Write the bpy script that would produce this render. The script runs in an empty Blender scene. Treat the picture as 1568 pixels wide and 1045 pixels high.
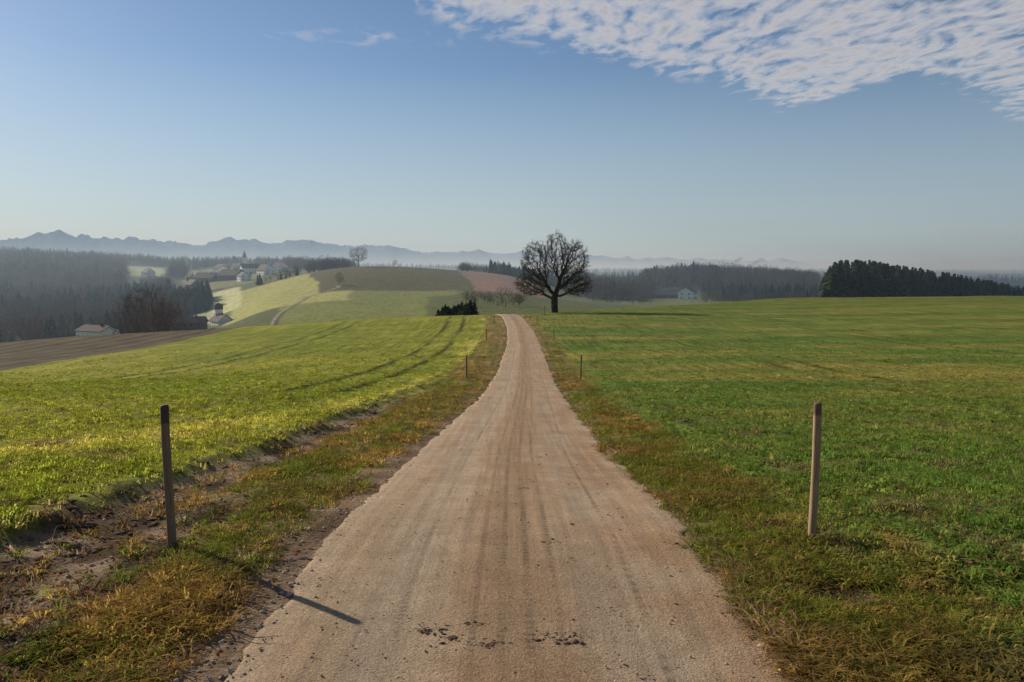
import bpy, math, numpy as np, random, time
T0=time.time()
rng=np.random.default_rng(7); random.seed(7)
EH=2.05
S=bpy.context.scene
# ------------------------------------------------------------------ helpers
def ss(a,b,x):
    t=np.clip((x-a)/(b-a),0,1); return t*t*(3-2*t)
def _h(ix,iy,s):
    h=np.sin(ix*127.1+iy*311.7+s*74.7)*43758.5453
    return h-np.floor(h)
def vn(x,y,s=0):
    ix=np.floor(x);iy=np.floor(y);fx=x-ix;fy=y-iy
    fx=fx*fx*(3-2*fx);fy=fy*fy*(3-2*fy)
    a=_h(ix,iy,s);b=_h(ix+1,iy,s);c=_h(ix,iy+1,s);d=_h(ix+1,iy+1,s)
    return (a*(1-fx)+b*fx)*(1-fy)+(c*(1-fx)+d*fx)*fy
def fbm(x,y,o=4,s=0):
    r=0;a=.5
    for i in range(o):
        r=r+a*(vn(x*2**i+13.7*i,y*2**i-7.1*i,s+i)*2-1);a*=.5
    return r
F_=1220.0;P_=math.atan(107.5/1220)
cp,sp=math.cos(P_),math.sin(P_)
def sl(Y):   # tangent of elevation for survey reading Y
    dy=np.asarray(Y,float)-522.5
    return (-F_*sp-dy*cp)/(F_*cp-dy*sp)
def be(X,Y=450):   # tangent of bearing
    return (np.asarray(X,float)-784)/(F_*cp-(Y-522.5)*sp)
def smooth(a,n,axis=0):
    k=np.hanning(n+2)[1:-1];k/=k.sum();p=n//2
    pad=[(0,0)]*a.ndim;pad[axis]=(p,p)
    return np.apply_along_axis(lambda v:np.convolve(v,k,'valid'),axis,np.pad(a,pad,'edge'))
# ------------------------------------------------------------------ terrain function
yy=np.arange(-60,420,.5)
rz=np.interp(yy,[-60,0,4,6,8.7,12.4,16.8,27,39,62,83,100,111,420],[-1.2,-2.03,-2.05,-2.08,-2.4,-2.83,-3.25,-4.15,-5.0,-5.85,-6.13,-6.2,-6.27,-12.4])
rz=smooth(rz,7)
xcv=smooth(np.interp(yy,[-60,0,12,27,39,62,83,100,111,125,150],[0,0,0,.4,.6,.95,.9,.4,-.1,-1.5,-6]),15)
def road_z(y): return np.interp(y,yy,rz)
def xcen(y): return np.interp(y,yy,xcv)
def ycrest(x): return np.interp(x,[-80,3,8,42,83,168,300],[113,116,136,165,220,262,300])
def crest_drop(x,y):
    d=np.maximum(0,y-ycrest(x)); return np.where(d<32,.0034*d*d,.0034*32*32+.2176*(d-32))
cols={
 -300:[(130,'z',-30),(400,'z',-48),(600,525),(900,460),(1500,390),(2500,396),(5000,408)],
 0:[(130,'z',-28),(300,'z',-42),(500,526),(900,455),(1500,388),(1900,386),(2600,392),(5000,402)],
 150:[(130,'z',-28),(300,'z',-40),(500,520),(900,455),(1500,394),(2500,396),(5000,404)],
 280:[(130,'z',-28),(300,'z',-32),(400,510),(560,488),(700,462),(900,436),(1400,413),(1900,401),(5000,406)],
 340:[(130,'z',-28),(300,506),(450,500),(530,484),(620,456),(780,436),(950,421),(1200,411),(1500,405),(2000,402),(5000,407)],
 400:[(130,'z',-27),(270,494),(400,472),(600,442),(800,428),(1000,417),(1500,404),(2000,404),(5000,408)],
 460:[(130,'z',-27),(260,492),(360,470),(480,448),(580,425),(660,421),(900,418),(1500,405),(2000,405),(5000,408)],
 520:[(130,'z',-27),(250,490),(350,468),(450,445),(560,418),(620,410),(660,409),(800,418),(1300,418),(2500,410),(5000,409)],
 620:[(130,'z',-27),(250,488),(350,468),(450,447),(560,418),(640,407),(800,414),(1300,418),(2500,412),(5000,410)],
 700:[(130,'z',-27),(245,487),(350,462),(450,446),(560,426),(640,413),(800,418),(1300,420),(2500,414),(5000,411)],
 784:[(130,'z',-25),(235,486),(350,462),(450,445),(560,430),(660,420),(800,424),(1500,420),(2500,416),(5000,412)],
 850:[(130,'z',-25),(240,484),(350,468),(500,456),(700,442),(1000,430),(2500,420),(5000,413)],
 950:[(150,'z',-25),(300,478),(500,466),(800,450),(1200,434),(2500,422),(5000,414)],
 1050:[(180,'z',-25),(300,476),(450,468),(620,457),(720,450),(850,434),(1000,421),(1300,424),(2500,422),(5000,414)],
 1150:[(200,'z',-25),(320,476),(450,468),(700,455),(850,440),(1000,426),(1300,430),(2500,424),(5000,415)],
 1245:[(240,'z',-22),(330,'z',-16),(600,458),(900,440),(1300,430),(2500,424),(5000,415)],
 1400:[(270,'z',-22),(350,'z',-15),(500,462),(900,442),(1300,434),(2500,425),(5000,416)],
 1568:[(280,'z',-24),(400,'z',-22),(520,'z',-27),(900,450),(1300,438),(2500,426),(5000,417)],
 1900:[(280,'z',-24),(400,'z',-22),(520,'z',-27),(900,450),(1300,438),(2500,428),(5000,417)],
}
LD=np.linspace(math.log(60),math.log(90000),420)
cu=[];cz=[]
for X,L in sorted(cols.items()):
    d=[];z=[]
    for e in L:
        d.append(math.log(e[0])); z.append(e[2] if e[1]=='z' else float(sl(e[1]))*e[0])
    d+= [math.log(9000),math.log(20000),math.log(90000)]; z+=[12,0,-120]
    cu.append(float(be(X)));cz.append(np.interp(LD,d,z))
cz=np.array(cz);UU=np.linspace(cu[0],cu[-1],260)
T=np.array([np.interp(UU,cu,cz[:,j]) for j in range(len(LD))]).T
T=smooth(smooth(T,15,0),7,1)
def far_z(x,y):
    th=np.arctan2(x,y);r=np.hypot(x,y);tc=np.clip(th,-.6,.65)
    u=np.tan(tc);D=np.maximum(r*np.cos(tc),61)
    fu=np.clip((u-UU[0])/(UU[1]-UU[0]),0,len(UU)-1.001);fd=np.clip((np.log(D)-LD[0])/(LD[1]-LD[0]),0,len(LD)-1.001)
    i=fu.astype(int);j=fd.astype(int);a=fu-i;b=fd-j
    z=(T[i,j]*(1-b)+T[i,j+1]*b)*(1-a)+(T[i+1,j]*(1-b)+T[i+1,j+1]*b)*a
    w=ss(650,1400,D)
    return z+fbm(x/420,y/420,3,5)*np.clip(D*.004,0,22)*w+fbm(x/60,y/60,2,9)*.8*ss(250,500,D)
def near_z(x,y):
    b=road_z(y);w=ss(14,60,y)
    z=b-1.7*(np.maximum(-x,0)/38)**1.3*w
    z=z+1.2*ss(10,80,x)*ss(35,150,y)*(1-.15*ss(180,260,y))
    z=z-crest_drop(x,y)
    z=z-np.maximum(0,x-230)*.08-np.maximum(0,-x-120)*.1
    z=z-np.maximum(0,-y-60)*.03
    t=x-xcen(y);at=np.abs(t);off=ss(1.5,2.0,at)
    r=np.hypot(x,y);fd=1-ss(20,45,r)
    wob=fbm(y/1.3,y*0,3,3)*.35
    m=ss(0,.35,(-3.75+wob)-t)
    z=z+m*.12*(1-ss(25,60,y))
    z=z-.06*np.exp(-((t+3.35-wob)/.35)**2)*fd
    z=z+.07*np.exp(-((t+2.6)/.6)**2)*ss(8,14,y)*(1-ss(60,90,y))
    z=z+.06*ss(2.6,3.6,t)*(1-ss(60,100,y))
    z=z+off*fd*(fbm(x/.55,y/.55,3,21)*.06+fbm(x/.13,y/.13,2,31)*.026)
    z=z+ss(3,12,at)*fbm(x/22,y/22,2,44)*.35*ss(12,40,y)
    z=z-.04*(1-ss(1.2,1.6,at))
    return z
def H(x,y):
    x=np.asarray(x,float);y=np.asarray(y,float)
    a=near_z(x,y);b=far_z(x,y)
    m=np.maximum(a,b);k=.8
    return m+k*np.log(np.exp((a-m)/k)+np.exp((b-m)/k))+EH
def H1(x,y): return float(H(np.array([x]),np.array([y]))[0])
# ------------------------------------------------------------------ ground colour zones (base colours)
def mix(a,b,w): 
    w=np.asarray(w)[...,None]; return a*(1-w)+b*w
def C(*v): return np.array(v,float)
def ground_col(x,y):
    n1=fbm(x/3,y/3,3,1);n2=fbm(x/.5,y/.5,3,2);n3=fbm(x/16,y/16,3,3);n4=fbm(x/30,y/5,3,4)
    t=x-xcen(y);one=np.ones_like(x)[...,None]
    gl=mix(one*C(.195,.215,.024),C(.29,.27,.04),np.clip(.4+1.2*n3+.6*n1,0,1))
    gr=mix(one*C(.115,.165,.03),C(.25,.215,.05),np.clip(.05+1.7*n4+.6*n1+.35*ss(8,30,y),0,1))
    gr=mix(gr,C(.125,.15,.032),.6*ss(60,140,y))
    c=mix(gl,gr,ss(-1,1,x))
    xs=np.interp(y,[3,8,11,14,20,27,50,108],[-11,-8,-6.9,-5.8,-4.7,-3.9,-3.5,-2.7])
    wd=np.interp(y,[3,14,27,60,110],[.8,.7,.6,.9,1.1])
    c=mix(c,C(.47,.41,.085),np.clip(np.exp(-((t-xs+.5*n1)/wd)**2)*(.6+1.3*n2+n1),0,.8)*(y>2)*(1-ss(112,118,y)))  # bright band paints the glow of the backlit crest into the field colour
    for xt in (-6.6,-8.5,-21,-22.9,12,13.9,30,31.9):
        c=mix(c,C(.055,.06,.015),np.clip(np.exp(-((x-xt-1.5*np.sin(y/35)-.25*n1)/.22)**2)*((.9 if xt<0 else .35)+1.2*n1),0,.9)*ss(14,24,y))
    c=mix(c,C(.18,.13,.065),np.clip(n2*1.8-.2,0,.7)*(1-ss(12,30,y)))
    pl=ss(0,.8,-38-x+n1)*(y>-20)
    c=mix(c,mix(one*C(.07,.056,.034),C(.13,.10,.058),np.clip(.5+.5*np.sin(x*1.7+n1)+n1,0,1)),pl)
    vl=ss(-3.9,-3.5,t+.5*n2)*(t<0);vr=(1-ss(2.3,3.1,t+.7*n2))*(t>=0)
    vc=mix(one*C(.27,.175,.055),C(.15,.16,.03),np.clip(.4+1.6*n1+n2+.12*(t>0),0,1))
    vc=mix(vc,C(.17,.10,.05),np.clip(n2*1.8-.1,0,.85))
    c=mix(c,vc,np.clip(vl+vr,0,1))
    wob=fbm(y/1.3,y*0,3,3)*.35
    mud=np.exp(-((t+3.6-wob)/.33)**2)*(1-ss(14,30,y))
    mud=np.maximum(mud,ss(2.45,2.75,-t+.4*n2)*(1-ss(3.7,4.1,-t+.2*n2))*(1-ss(6.5,9,y+n1)))
    mud=np.maximum(mud,.9*np.exp(-(((x-2.15)/.3)**2+((y-4.95)/.16)**2)))
    c=mix(c,mix(one*C(.29,.205,.13),C(.07,.045,.028),np.clip(.35+2.4*n2,0,1)),np.clip(mud*1.2,0,1))
    sh=(1-ss(1.65,2.15,-t+.5*n2))*(t<0)+(1-ss(1.42,1.65,t+.3*n2))*(t>=0)
    sh=sh*(1-.55*ss(14,30,y))
    c=mix(c,mix(one*C(.32,.215,.13),C(.16,.10,.06),np.clip(.5+1.5*n2,0,1)),sh)
    # ---- beyond the crest
    D=np.hypot(x,y)*np.cos(np.clip(np.arctan2(x,y),-.7,.7));X=784+1215*np.clip(x/np.maximum(y,1),-2,2)
    X=X+n3*8
    far=y>ycrest(x)+14
    f=mix(one*C(.16,.18,.06),C(.11,.12,.05),np.clip(.5+fbm(x/200,y/200,3,8)*2,0,1))
    def band(a,b,v,s=4): return ss(a-s,a+s,v)*(1-ss(b-s,b+s,v))
    f=mix(f,C(.20,.21,.06),band(430,700,X)*band(230,455,D,8))
    f=mix(f,C(.37,.35,.11),band(345,535,X-(.12*(D-400)),6)*band(380,640,D,10))
    f=mix(f,C(.115,.10,.045),band(495,735,X+.12*(D-450),3)*band(450,720,D,6))
    f=mix(f,C(.27,.165,.115),band(722,830,X+.14*(D-500),3)*band(430,700,D,6))
    f=mix(f,C(.12,.13,.045),band(655,900,X,6)*band(220,400,D,10))
    f=mix(f,C(.04,.042,.022),((X<345)&(D>480))*1.0)
    f=mix(f,C(.20,.20,.075),band(285,445,X)*band(740,1250,D,20))
    f=mix(f,C(.035,.035,.02),((X>880)&(D>560))*(1-band(985,1090,X)*band(560,760,D)))
    f=mix(f,C(.55,.52,.24),band(325,372,X)*band(520,700,D,10))  # meadow patch with its sunlit brightness put into the colour
    f=mix(f,C(.36,.38,.2),band(200,255,X)*band(1100,1350,D,20))  # farther meadow patch, sunlight likewise painted in
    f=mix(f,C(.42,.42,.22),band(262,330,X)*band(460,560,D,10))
    tx=np.interp(D,[240,330,430,470],[412,430,470,520]);f=mix(f,C(.30,.25,.19),np.exp(-((X-n3*8-tx)/3.0)**2)*(D<480)*(D>200))
    f=mix(f,C(.06,.055,.03),np.exp(-((X-n3*8-tx-6)/2.5)**2)*(D<480)*(D>200)*.8)
    f=f*(1+.25*n1[...,None])
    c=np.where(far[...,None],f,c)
    return np.clip(c,.005,.9)
# ------------------------------------------------------------------ node helpers
def newmat(n):
    m=bpy.data.materials.new(n);m.use_nodes=True;nt=m.node_tree;nt.nodes.clear()
    o=nt.nodes.new('ShaderNodeOutputMaterial');return m,nt,o
def N(nt,t,**k):
    n=nt.nodes.new(t)
    for a,v in k.items(): setattr(n,a,v)
    return n
def L(nt,a,b): nt.links.new(a,b)
def noise(nt,vec,scale,detail=5,rough=.6):
    n=N(nt,'ShaderNodeTexNoise');n.inputs['Scale'].default_value=scale;n.inputs['Detail'].default_value=detail;n.inputs['Roughness'].default_value=rough
    if vec is not None:L(nt,vec,n.inputs['Vector'])
    return n.outputs['Fac']
def mapr(nt,v,a,b,c,d):
    n=N(nt,'ShaderNodeMapRange');L(nt,v,n.inputs[0])
    for i,q in enumerate((a,b,c,d)): n.inputs[i+1].default_value=q
    return n.outputs[0]
def mul(nt,col,fac):
    n=N(nt,'ShaderNodeVectorMath',operation='SCALE');L(nt,col,n.inputs[0]);L(nt,fac,n.inputs['Scale']);return n.outputs[0]
def mixc(nt,f,a,b):
    n=N(nt,'ShaderNodeMix',data_type='RGBA')
    if isinstance(f,(int,float)): n.inputs[0].default_value=f
    else: L(nt,f,n.inputs[0])
    for i,v in ((6,a),(7,b)):
        if isinstance(v,(tuple,list)): n.inputs[i].default_value=(*v[:3],1)
        else: L(nt,v,n.inputs[i])
    return n.outputs[2]
def math_(nt,op,a,b=None):
    n=N(nt,'ShaderNodeMath',operation=op)
    for i,v in enumerate((a,b)):
        if v is None: continue
        if isinstance(v,(int,float)): n.inputs[i].default_value=v
        else: L(nt,v,n.inputs[i])
    return n.outputs[0]
def pos(nt): return N(nt,'ShaderNodeNewGeometry').outputs['Position']
def simple_mat(n,col,rough=.85,var=.35,scale=3.0,bump=0,spec=.3):
    m,nt,o=newmat(n);b=N(nt,'ShaderNodeBsdfPrincipled');b.inputs['Roughness'].default_value=rough;b.inputs['Specular IOR Level'].default_value=spec
    p=pos(nt);f=mapr(nt,noise(nt,p,scale),.3,.7,1-var,1+var)
    rgb=N(nt,'ShaderNodeRGB');rgb.outputs[0].default_value=(*col,1)
    L(nt,mul(nt,rgb.outputs[0],f),b.inputs['Base Color'])
    if bump:
        bm=N(nt,'ShaderNodeBump');bm.inputs['Strength'].default_value=bump;bm.inputs['Distance'].default_value=.02
        L(nt,noise(nt,p,scale*4),bm.inputs['Height']);L(nt,bm.outputs[0],b.inputs['Normal'])
    L(nt,b.outputs[0],o.inputs[0]);return m
def foliage_mat(n,col=None,trans=.35,var=.35,scale=.8,attr=False):
    m,nt,o=newmat(n)
    if attr:
        a=N(nt,'ShaderNodeAttribute',attribute_type='INSTANCER',attribute_name='gcol');c=a.outputs['Color']
    else:
        a=N(nt,'ShaderNodeRGB');a.outputs[0].default_value=(*col,1);c=a.outputs[0]
    f=mapr(nt,noise(nt,pos(nt),scale,3),.3,.7,1-var,1+var);c=mul(nt,c,f)
    d=N(nt,'ShaderNodeBsdfDiffuse');t=N(nt,'ShaderNodeBsdfTranslucent');mx=N(nt,'ShaderNodeMixShader');mx.inputs[0].default_value=trans
    L(nt,c,d.inputs[0]);L(nt,c,t.inputs[0]);L(nt,d.outputs[0],mx.inputs[1]);L(nt,t.outputs[0],mx.inputs[2]);L(nt,mx.outputs[0],o.inputs[0])
    return m
def mesh_obj(name,v,f,mat=None,link=True,smoothf=False):
    me=bpy.data.meshes.new(name);me.from_pydata([tuple(map(float,a)) for a in v],[],f);me.update()
    ob=bpy.data.objects.new(name,me)
    if mat is not None: me.materials.append(mat)
    if smoothf: me.polygons.foreach_set('use_smooth',[True]*len(me.polygons))
    if link: S.collection.objects.link(ob)
    return ob
def grid_mesh(name,V,nr,nc,wrap=False,col=None,uv=None):
    me=bpy.data.meshes.new(name);me.vertices.add(len(V));me.vertices.foreach_set('co',V.astype(np.float32).ravel())
    i=np.arange(nr-1)[:,None];j=np.arange(nc if wrap else nc-1)[None,:]
    j2=(j+1)%nc
    q=np.stack([i*nc+j,i*nc+j2,(i+1)*nc+j2,(i+1)*nc+j],-1).reshape(-1,4)
    me.loops.add(q.size);me.loops.foreach_set('vertex_index',q.ravel().astype(np.int32))
    me.polygons.add(len(q));me.polygons.foreach_set('loop_start',np.arange(0,q.size,4,dtype=np.int32))
    me.polygons.foreach_set('use_smooth',np.ones(len(q),bool))
    me.update(calc_edges=True)
    if col is not None:
        a=me.attributes.new('gcol','FLOAT_COLOR','POINT');a.data.foreach_set('color',np.c_[col,np.ones(len(col))].astype(np.float32).ravel())
    if uv is not None:
        u=me.uv_layers.new(name='UVMap');u.data.foreach_set('uv',uv[q.ravel()].astype(np.float32).ravel())
    ob=bpy.data.objects.new(name,me);S.collection.objects.link(ob);return ob
# ------------------------------------------------------------------ ground sheet
fa=np.linspace(-.80,.80,720);ba=np.linspace(.80,2*math.pi-.80,92)[1:-1];A=np.r_[fa,ba]
R=np.r_[[.02],np.geomspace(.6,200,430),np.geomspace(200,1200,181)[1:],np.geomspace(1200,90000,110)[1:]]
RR,AA=np.meshgrid(R,A,indexing='ij');gx=(RR*np.sin(AA)).ravel();gy=(RR*np.cos(AA)).ravel()
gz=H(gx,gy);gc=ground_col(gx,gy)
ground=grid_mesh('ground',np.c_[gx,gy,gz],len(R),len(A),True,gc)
m,nt,o=newmat('ground_soil_grass');b=N(nt,'ShaderNodeBsdfPrincipled');b.inputs['Roughness'].default_value=1;b.inputs['Specular IOR Level'].default_value=.05
a=N(nt,'ShaderNodeAttribute',attribute_name='gcol');p=pos(nt)
mp=N(nt,'ShaderNodeMapping');mp.inputs['Scale'].default_value=(3.5,.16,1);L(nt,p,mp.inputs[0])
f1=mapr(nt,noise(nt,mp.outputs[0],1.0,6,.7),.3,.7,.5,1.5)
f2=mapr(nt,noise(nt,p,14,6,.7),.3,.7,.6,1.4)
f3=mapr(nt,noise(nt,p,.35,5,.65),.3,.7,.72,1.28)
c=mul(nt,mul(nt,mul(nt,a.outputs['Color'],f1),f2),f3);L(nt,c,b.inputs['Base Color'])
bm=N(nt,'ShaderNodeBump');bm.inputs['Strength'].default_value=.8;bm.inputs['Distance'].default_value=.03
L(nt,math_(nt,'ADD',noise(nt,p,28,6,.7),noise(nt,p,7,5,.7)),bm.inputs['Height']);L(nt,bm.outputs[0],b.inputs['Normal'])
L(nt,b.outputs[0],o.inputs[0]);ground.data.materials.append(m)
print('ground',time.time()-T0)
# ------------------------------------------------------------------ road
ys=[-12.0]
while ys[-1]<150: ys.append(ys[-1]+max(.035,.007*abs(ys[-1])))
ys=np.array(ys);tt=np.linspace(-1,1,61)
tap=.17*ss(8,30,ys)
hwL=1.50-tap+.05*fbm(ys/2.5,ys*0,2,11)+.12*fbm(ys/.35,ys*0,4,12);hwR=1.50-tap+.09*fbm(ys/2.1+3,ys*0,2,13)+.15*fbm(ys/.3,ys*0,4,14)
YY,TT=np.meshgrid(ys,tt,indexing='ij')
HW=np.where(TT<0,hwL[:,None],hwR[:,None])
lat=TT*HW*1.03
RX=xcen(YY)+lat
def road_s(y,t): return road_z(y)-crest_drop(xcen(y),y)+EH+.02-.012*t*t
RZ=road_s(YY,lat)-.13*np.clip(np.abs(TT)-.93,0,1)
RZ-=.012*np.exp(-((np.abs(lat)-.72)/.25)**2)
RZ+=fbm(RX/.5,YY/2.5,3,17)*.004+fbm(RX/.07,YY/.07,2,18)*.003*(1-ss(8,14,YY))
RZ=np.where(np.abs(TT)>.99,RZ-.06,RZ)
road=grid_mesh('dirt_road',np.c_[RX.ravel(),YY.ravel(),RZ.ravel()],len(ys),len(tt),False,None,np.c_[lat.ravel(),YY.ravel()])
m,nt,o=newmat('gravel_road');b=N(nt,'ShaderNodeBsdfPrincipled');b.inputs['Roughness'].default_value=.9;b.inputs['Specular IOR Level'].default_value=.12
uvn=N(nt,'ShaderNodeUVMap');sx=N(nt,'ShaderNodeSeparateXYZ');L(nt,uvn.outputs[0],sx.inputs[0]);p=pos(nt)
u=sx.outputs[0];wob=math_(nt,'MULTIPLY',math_(nt,'SUBTRACT',noise(nt,p,.6,3),.5),.5);u2=math_(nt,'ADD',u,wob)
au=math_(nt,'ABSOLUTE',u2)
trk=math_(nt,'SUBTRACT',1.0,mapr(nt,math_(nt,'ABSOLUTE',math_(nt,'SUBTRACT',au,.72)),.12,.45,0,1))
c=mixc(nt,mapr(nt,noise(nt,p,1.1,5),.38,.62,0,1),(.42,.265,.145),(.52,.36,.22))
c=mixc(nt,math_(nt,'MULTIPLY',trk,.65),c,(.47,.355,.24))
cen=math_(nt,'SUBTRACT',1.0,mapr(nt,math_(nt,'ABSOLUTE',u2),.08,.45,0,1));c=mixc(nt,math_(nt,'MULTIPLY',cen,.7),c,(.35,.22,.118))
ed=mapr(nt,au,1.05,1.4,0,.8);c=mixc(nt,ed,c,(.54,.39,.25))
rp=math_(nt,'MULTIPLY',mapr(nt,u,.25,.8,0,1),mapr(nt,noise(nt,p,.9,4),.42,.60,0,.5));c=mixc(nt,rp,c,(.38,.205,.095))
lp=mapr(nt,noise(nt,p,.55,5,.7),.52,.66,0,.45);c=mixc(nt,lp,c,(.31,.20,.112))
st=N(nt,'ShaderNodeMapping');st.inputs['Scale'].default_value=(11,.22,1);L(nt,p,st.inputs[0])
c=mul(nt,c,mapr(nt,noise(nt,st.outputs[0],1,5,.7),.3,.7,.78,1.18))
c=mul(nt,c,mapr(nt,noise(nt,p,45,5,.75),.3,.7,.62,1.32))
c=mul(nt,c,mapr(nt,noise(nt,p,3.2,5,.7),.35,.65,.86,1.08))
for off,wd_ in ((-.10,.035),(.06,.03),(.22,.03),(-.28,.03),(.66,.03),(-.80,.03)):
    ml=math_(nt,'SUBTRACT',1.0,mapr(nt,math_(nt,'ABSOLUTE',math_(nt,'ADD',u,off+0.0)),wd_*.4,wd_,0,1))
    wv=math_(nt,'SINE',math_(nt,'MULTIPLY',sx.outputs[1],80+off*40))
    c=mul(nt,c,math_(nt,'SUBTRACT',1.0,math_(nt,'MULTIPLY',math_(nt,'MULTIPLY',ml,mapr(nt,wv,-.6,.6,.4,1)),mapr(nt,noise(nt,p,1.1,3),.4,.6,.08,.42))))
vo=N(nt,'ShaderNodeTexVoronoi');vo.inputs['Scale'].default_value=48;L(nt,p,vo.inputs['Vector'])
stone=math_(nt,'MULTIPLY',mapr(nt,vo.outputs['Distance'],.18,.3,1,0),mapr(nt,noise(nt,p,13,4,.7),.46,.6,0,.85))
c=mixc(nt,stone,c,(.64,.54,.43))
dark=mapr(nt,noise(nt,p,22,6,.75),.61,.71,0,.8);c=mixc(nt,dark,c,(.15,.09,.05))
L(nt,c,b.inputs['Base Color'])
bm=N(nt,'ShaderNodeBump');bm.inputs['Strength'].default_value=1;bm.inputs['Distance'].default_value=.02
L(nt,math_(nt,'ADD',noise(nt,p,60,5,.7),math_(nt,'MULTIPLY',stone,.5)),bm.inputs['Height']);L(nt,bm.outputs[0],b.inputs['Normal'])
L(nt,b.outputs[0],o.inputs[0]);road.data.materials.append(m)
# ------------------------------------------------------------------ scatter through geometry nodes
def scatter(name,P,rot,scl,sources,col=None):
    n=len(P);me=bpy.data.meshes.new(name);me.vertices.add(n);me.vertices.foreach_set('co',np.asarray(P,np.float32).ravel())
    for nm,arr in (('rot',rot),('scl',scl)):
        a=me.attributes.new(nm,'FLOAT_VECTOR','POINT');a.data.foreach_set('vector',np.asarray(arr,np.float32).ravel())
    a=me.attributes.new('pick','INT','POINT');a.data.foreach_set('value',rng.integers(0,len(sources),n).astype(np.int32))
    if col is not None:
        a=me.attributes.new('gcol','FLOAT_COLOR','POINT');a.data.foreach_set('color',np.c_[col,np.ones(n)].astype(np.float32).ravel())
    ob=bpy.data.objects.new(name,me);S.collection.objects.link(ob)
    co=bpy.data.collections.new(name+'_parts')
    for s_ in sources: co.objects.link(s_)
    g=bpy.data.node_groups.new(name+'_scatter','GeometryNodeTree')
    g.interface.new_socket('Geometry',in_out='INPUT',socket_type='NodeSocketGeometry');g.interface.new_socket('Geometry',in_out='OUTPUT',socket_type='NodeSocketGeometry')
    gi=g.nodes.new('NodeGroupInput');go=g.nodes.new('NodeGroupOutput');ip=g.nodes.new('GeometryNodeInstanceOnPoints')
    ci=g.nodes.new('GeometryNodeCollectionInfo');ci.inputs['Collection'].default_value=co;ci.inputs['Separate Children'].default_value=True;ci.inputs['Reset Children'].default_value=True
    def na(t,nm):
        q=g.nodes.new('GeometryNodeInputNamedAttribute');q.data_type=t;q.inputs['Name'].default_value=nm
        return [s for s in q.outputs if s.enabled and s.name=='Attribute'][0]
    g.links.new(gi.outputs[0],ip.inputs['Points']);g.links.new(ci.outputs[0],ip.inputs['Instance']);ip.inputs['Pick Instance'].default_value=True
    g.links.new(na('INT','pick'),ip.inputs['Instance Index'])
    er=g.nodes.new('FunctionNodeEulerToRotation');g.links.new(na('FLOAT_VECTOR','rot'),er.inputs[0]);g.links.new(er.outputs[0],ip.inputs['Rotation'])
    g.links.new(na('FLOAT_VECTOR','scl'),ip.inputs['Scale']);g.links.new(ip.outputs[0],go.inputs[0])
    md=ob.modifiers.new('scatter','NODES');md.node_group=g
    return ob
# ------------------------------------------------------------------ grass
gm=foliage_mat('grass_blades',trans=.55,var=.4,scale=7,attr=True)
def tuft(nm,nb,rad,hgt,wid,lean,seed):
    r=np.random.default_rng(seed);v=[];f=[]
    for i in range(nb):
        a=r.uniform(0,6.28);q=rad*math.sqrt(r.uniform());bx,by=q*math.cos(a),q*math.sin(a)
        d=a+r.normal(0,1.0);h=hgt*r.uniform(.4,1.15);l=lean*r.uniform(.3,1.5)*h;w=wid*r.uniform(.7,1.3)
        px,py=-math.sin(d)*w/2,math.cos(d)*w/2;dx,dy=math.cos(d),math.sin(d);k=len(v)
        v+=[(bx-px,by-py,-.01),(bx+px,by+py,-.01),(bx+dx*l*.4+px*.9,by+dy*l*.4+py*.9,h*.65),(bx+dx*l*.4-px*.9,by+dy*l*.4-py*.9,h*.65),(bx+dx*l,by+dy*l,h*(1-.35*min(lean,1.2)))]
        f+=[(k,k+1,k+2,k+3),(k+3,k+2,k+4)]
    return mesh_obj(nm,v,f,gm,link=False)
short=[tuft('short_tuft_%d'%i,13,.045,.050,.0085,1.4,i) for i in range(5)]
longt=[tuft('long_tuft_%d'%i,17,.05,.070,.0065,1.5,20+i) for i in range(5)]
def pts(n,dmin,dmax,u0=-.8,u1=.8):
    D=np.exp(rng.uniform(math.log(dmin),math.log(dmax),n));x=rng.uniform(u0,u1,n)*(D+1);return x,D
x,y=pts(140000,2.3,95,-.74,.74)
t=x-xcen(y)
rowed=(t<-3.8)|(t>3.0)
sp_=.22;tr=np.round(t/sp_)*sp_+rng.normal(0,.035,len(t));t=np.where(rowed&(rng.uniform(size=len(t))<.75)&(y<22),tr,t);x=xcen(y)+t
wob=fbm(y/1.3,y*0,3,3)*.35;nn=fbm(x/.6,y/.6,3,61)
hwl=np.interp(y,ys,hwL);hwr=np.interp(y,ys,hwR)
onroad=np.where(t<0,-t<hwl+.12+.25*vn(x/.4,y/.4,3)-.15*ss(12,25,y),t<hwr-.03)
mudm=(t<-2.5+.5*nn)&(t>-3.9+wob)&(y<8.5+nn)|((np.abs(t+3.65-wob)<.38+.2*nn)&(y<30))|((((x-2.15)/.35)**2+((y-4.95)/.2)**2)<1)
keep=~onroad&~(mudm&(rng.uniform(size=len(x))<.88))&(rng.uniform(size=len(x))>ss(28,92,y))
verge=((t<0)&(t>-3.7+wob))|((t>0)&(t<2.5+.8*nn))
keep&=np.where(verge,rng.uniform(size=len(x))<.75+1.2*nn,rng.uniform(size=len(x))<.55+1.4*fbm(x/.35,y/.35,2,71)+.25*ss(5,15,y))
keep&=np.where((t<0)&(t>-1.85)&(y<14),rng.uniform(size=len(x))<.35,True)
keep&=~((x<-38)&(rng.uniform(size=len(x))<.97))
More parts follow.
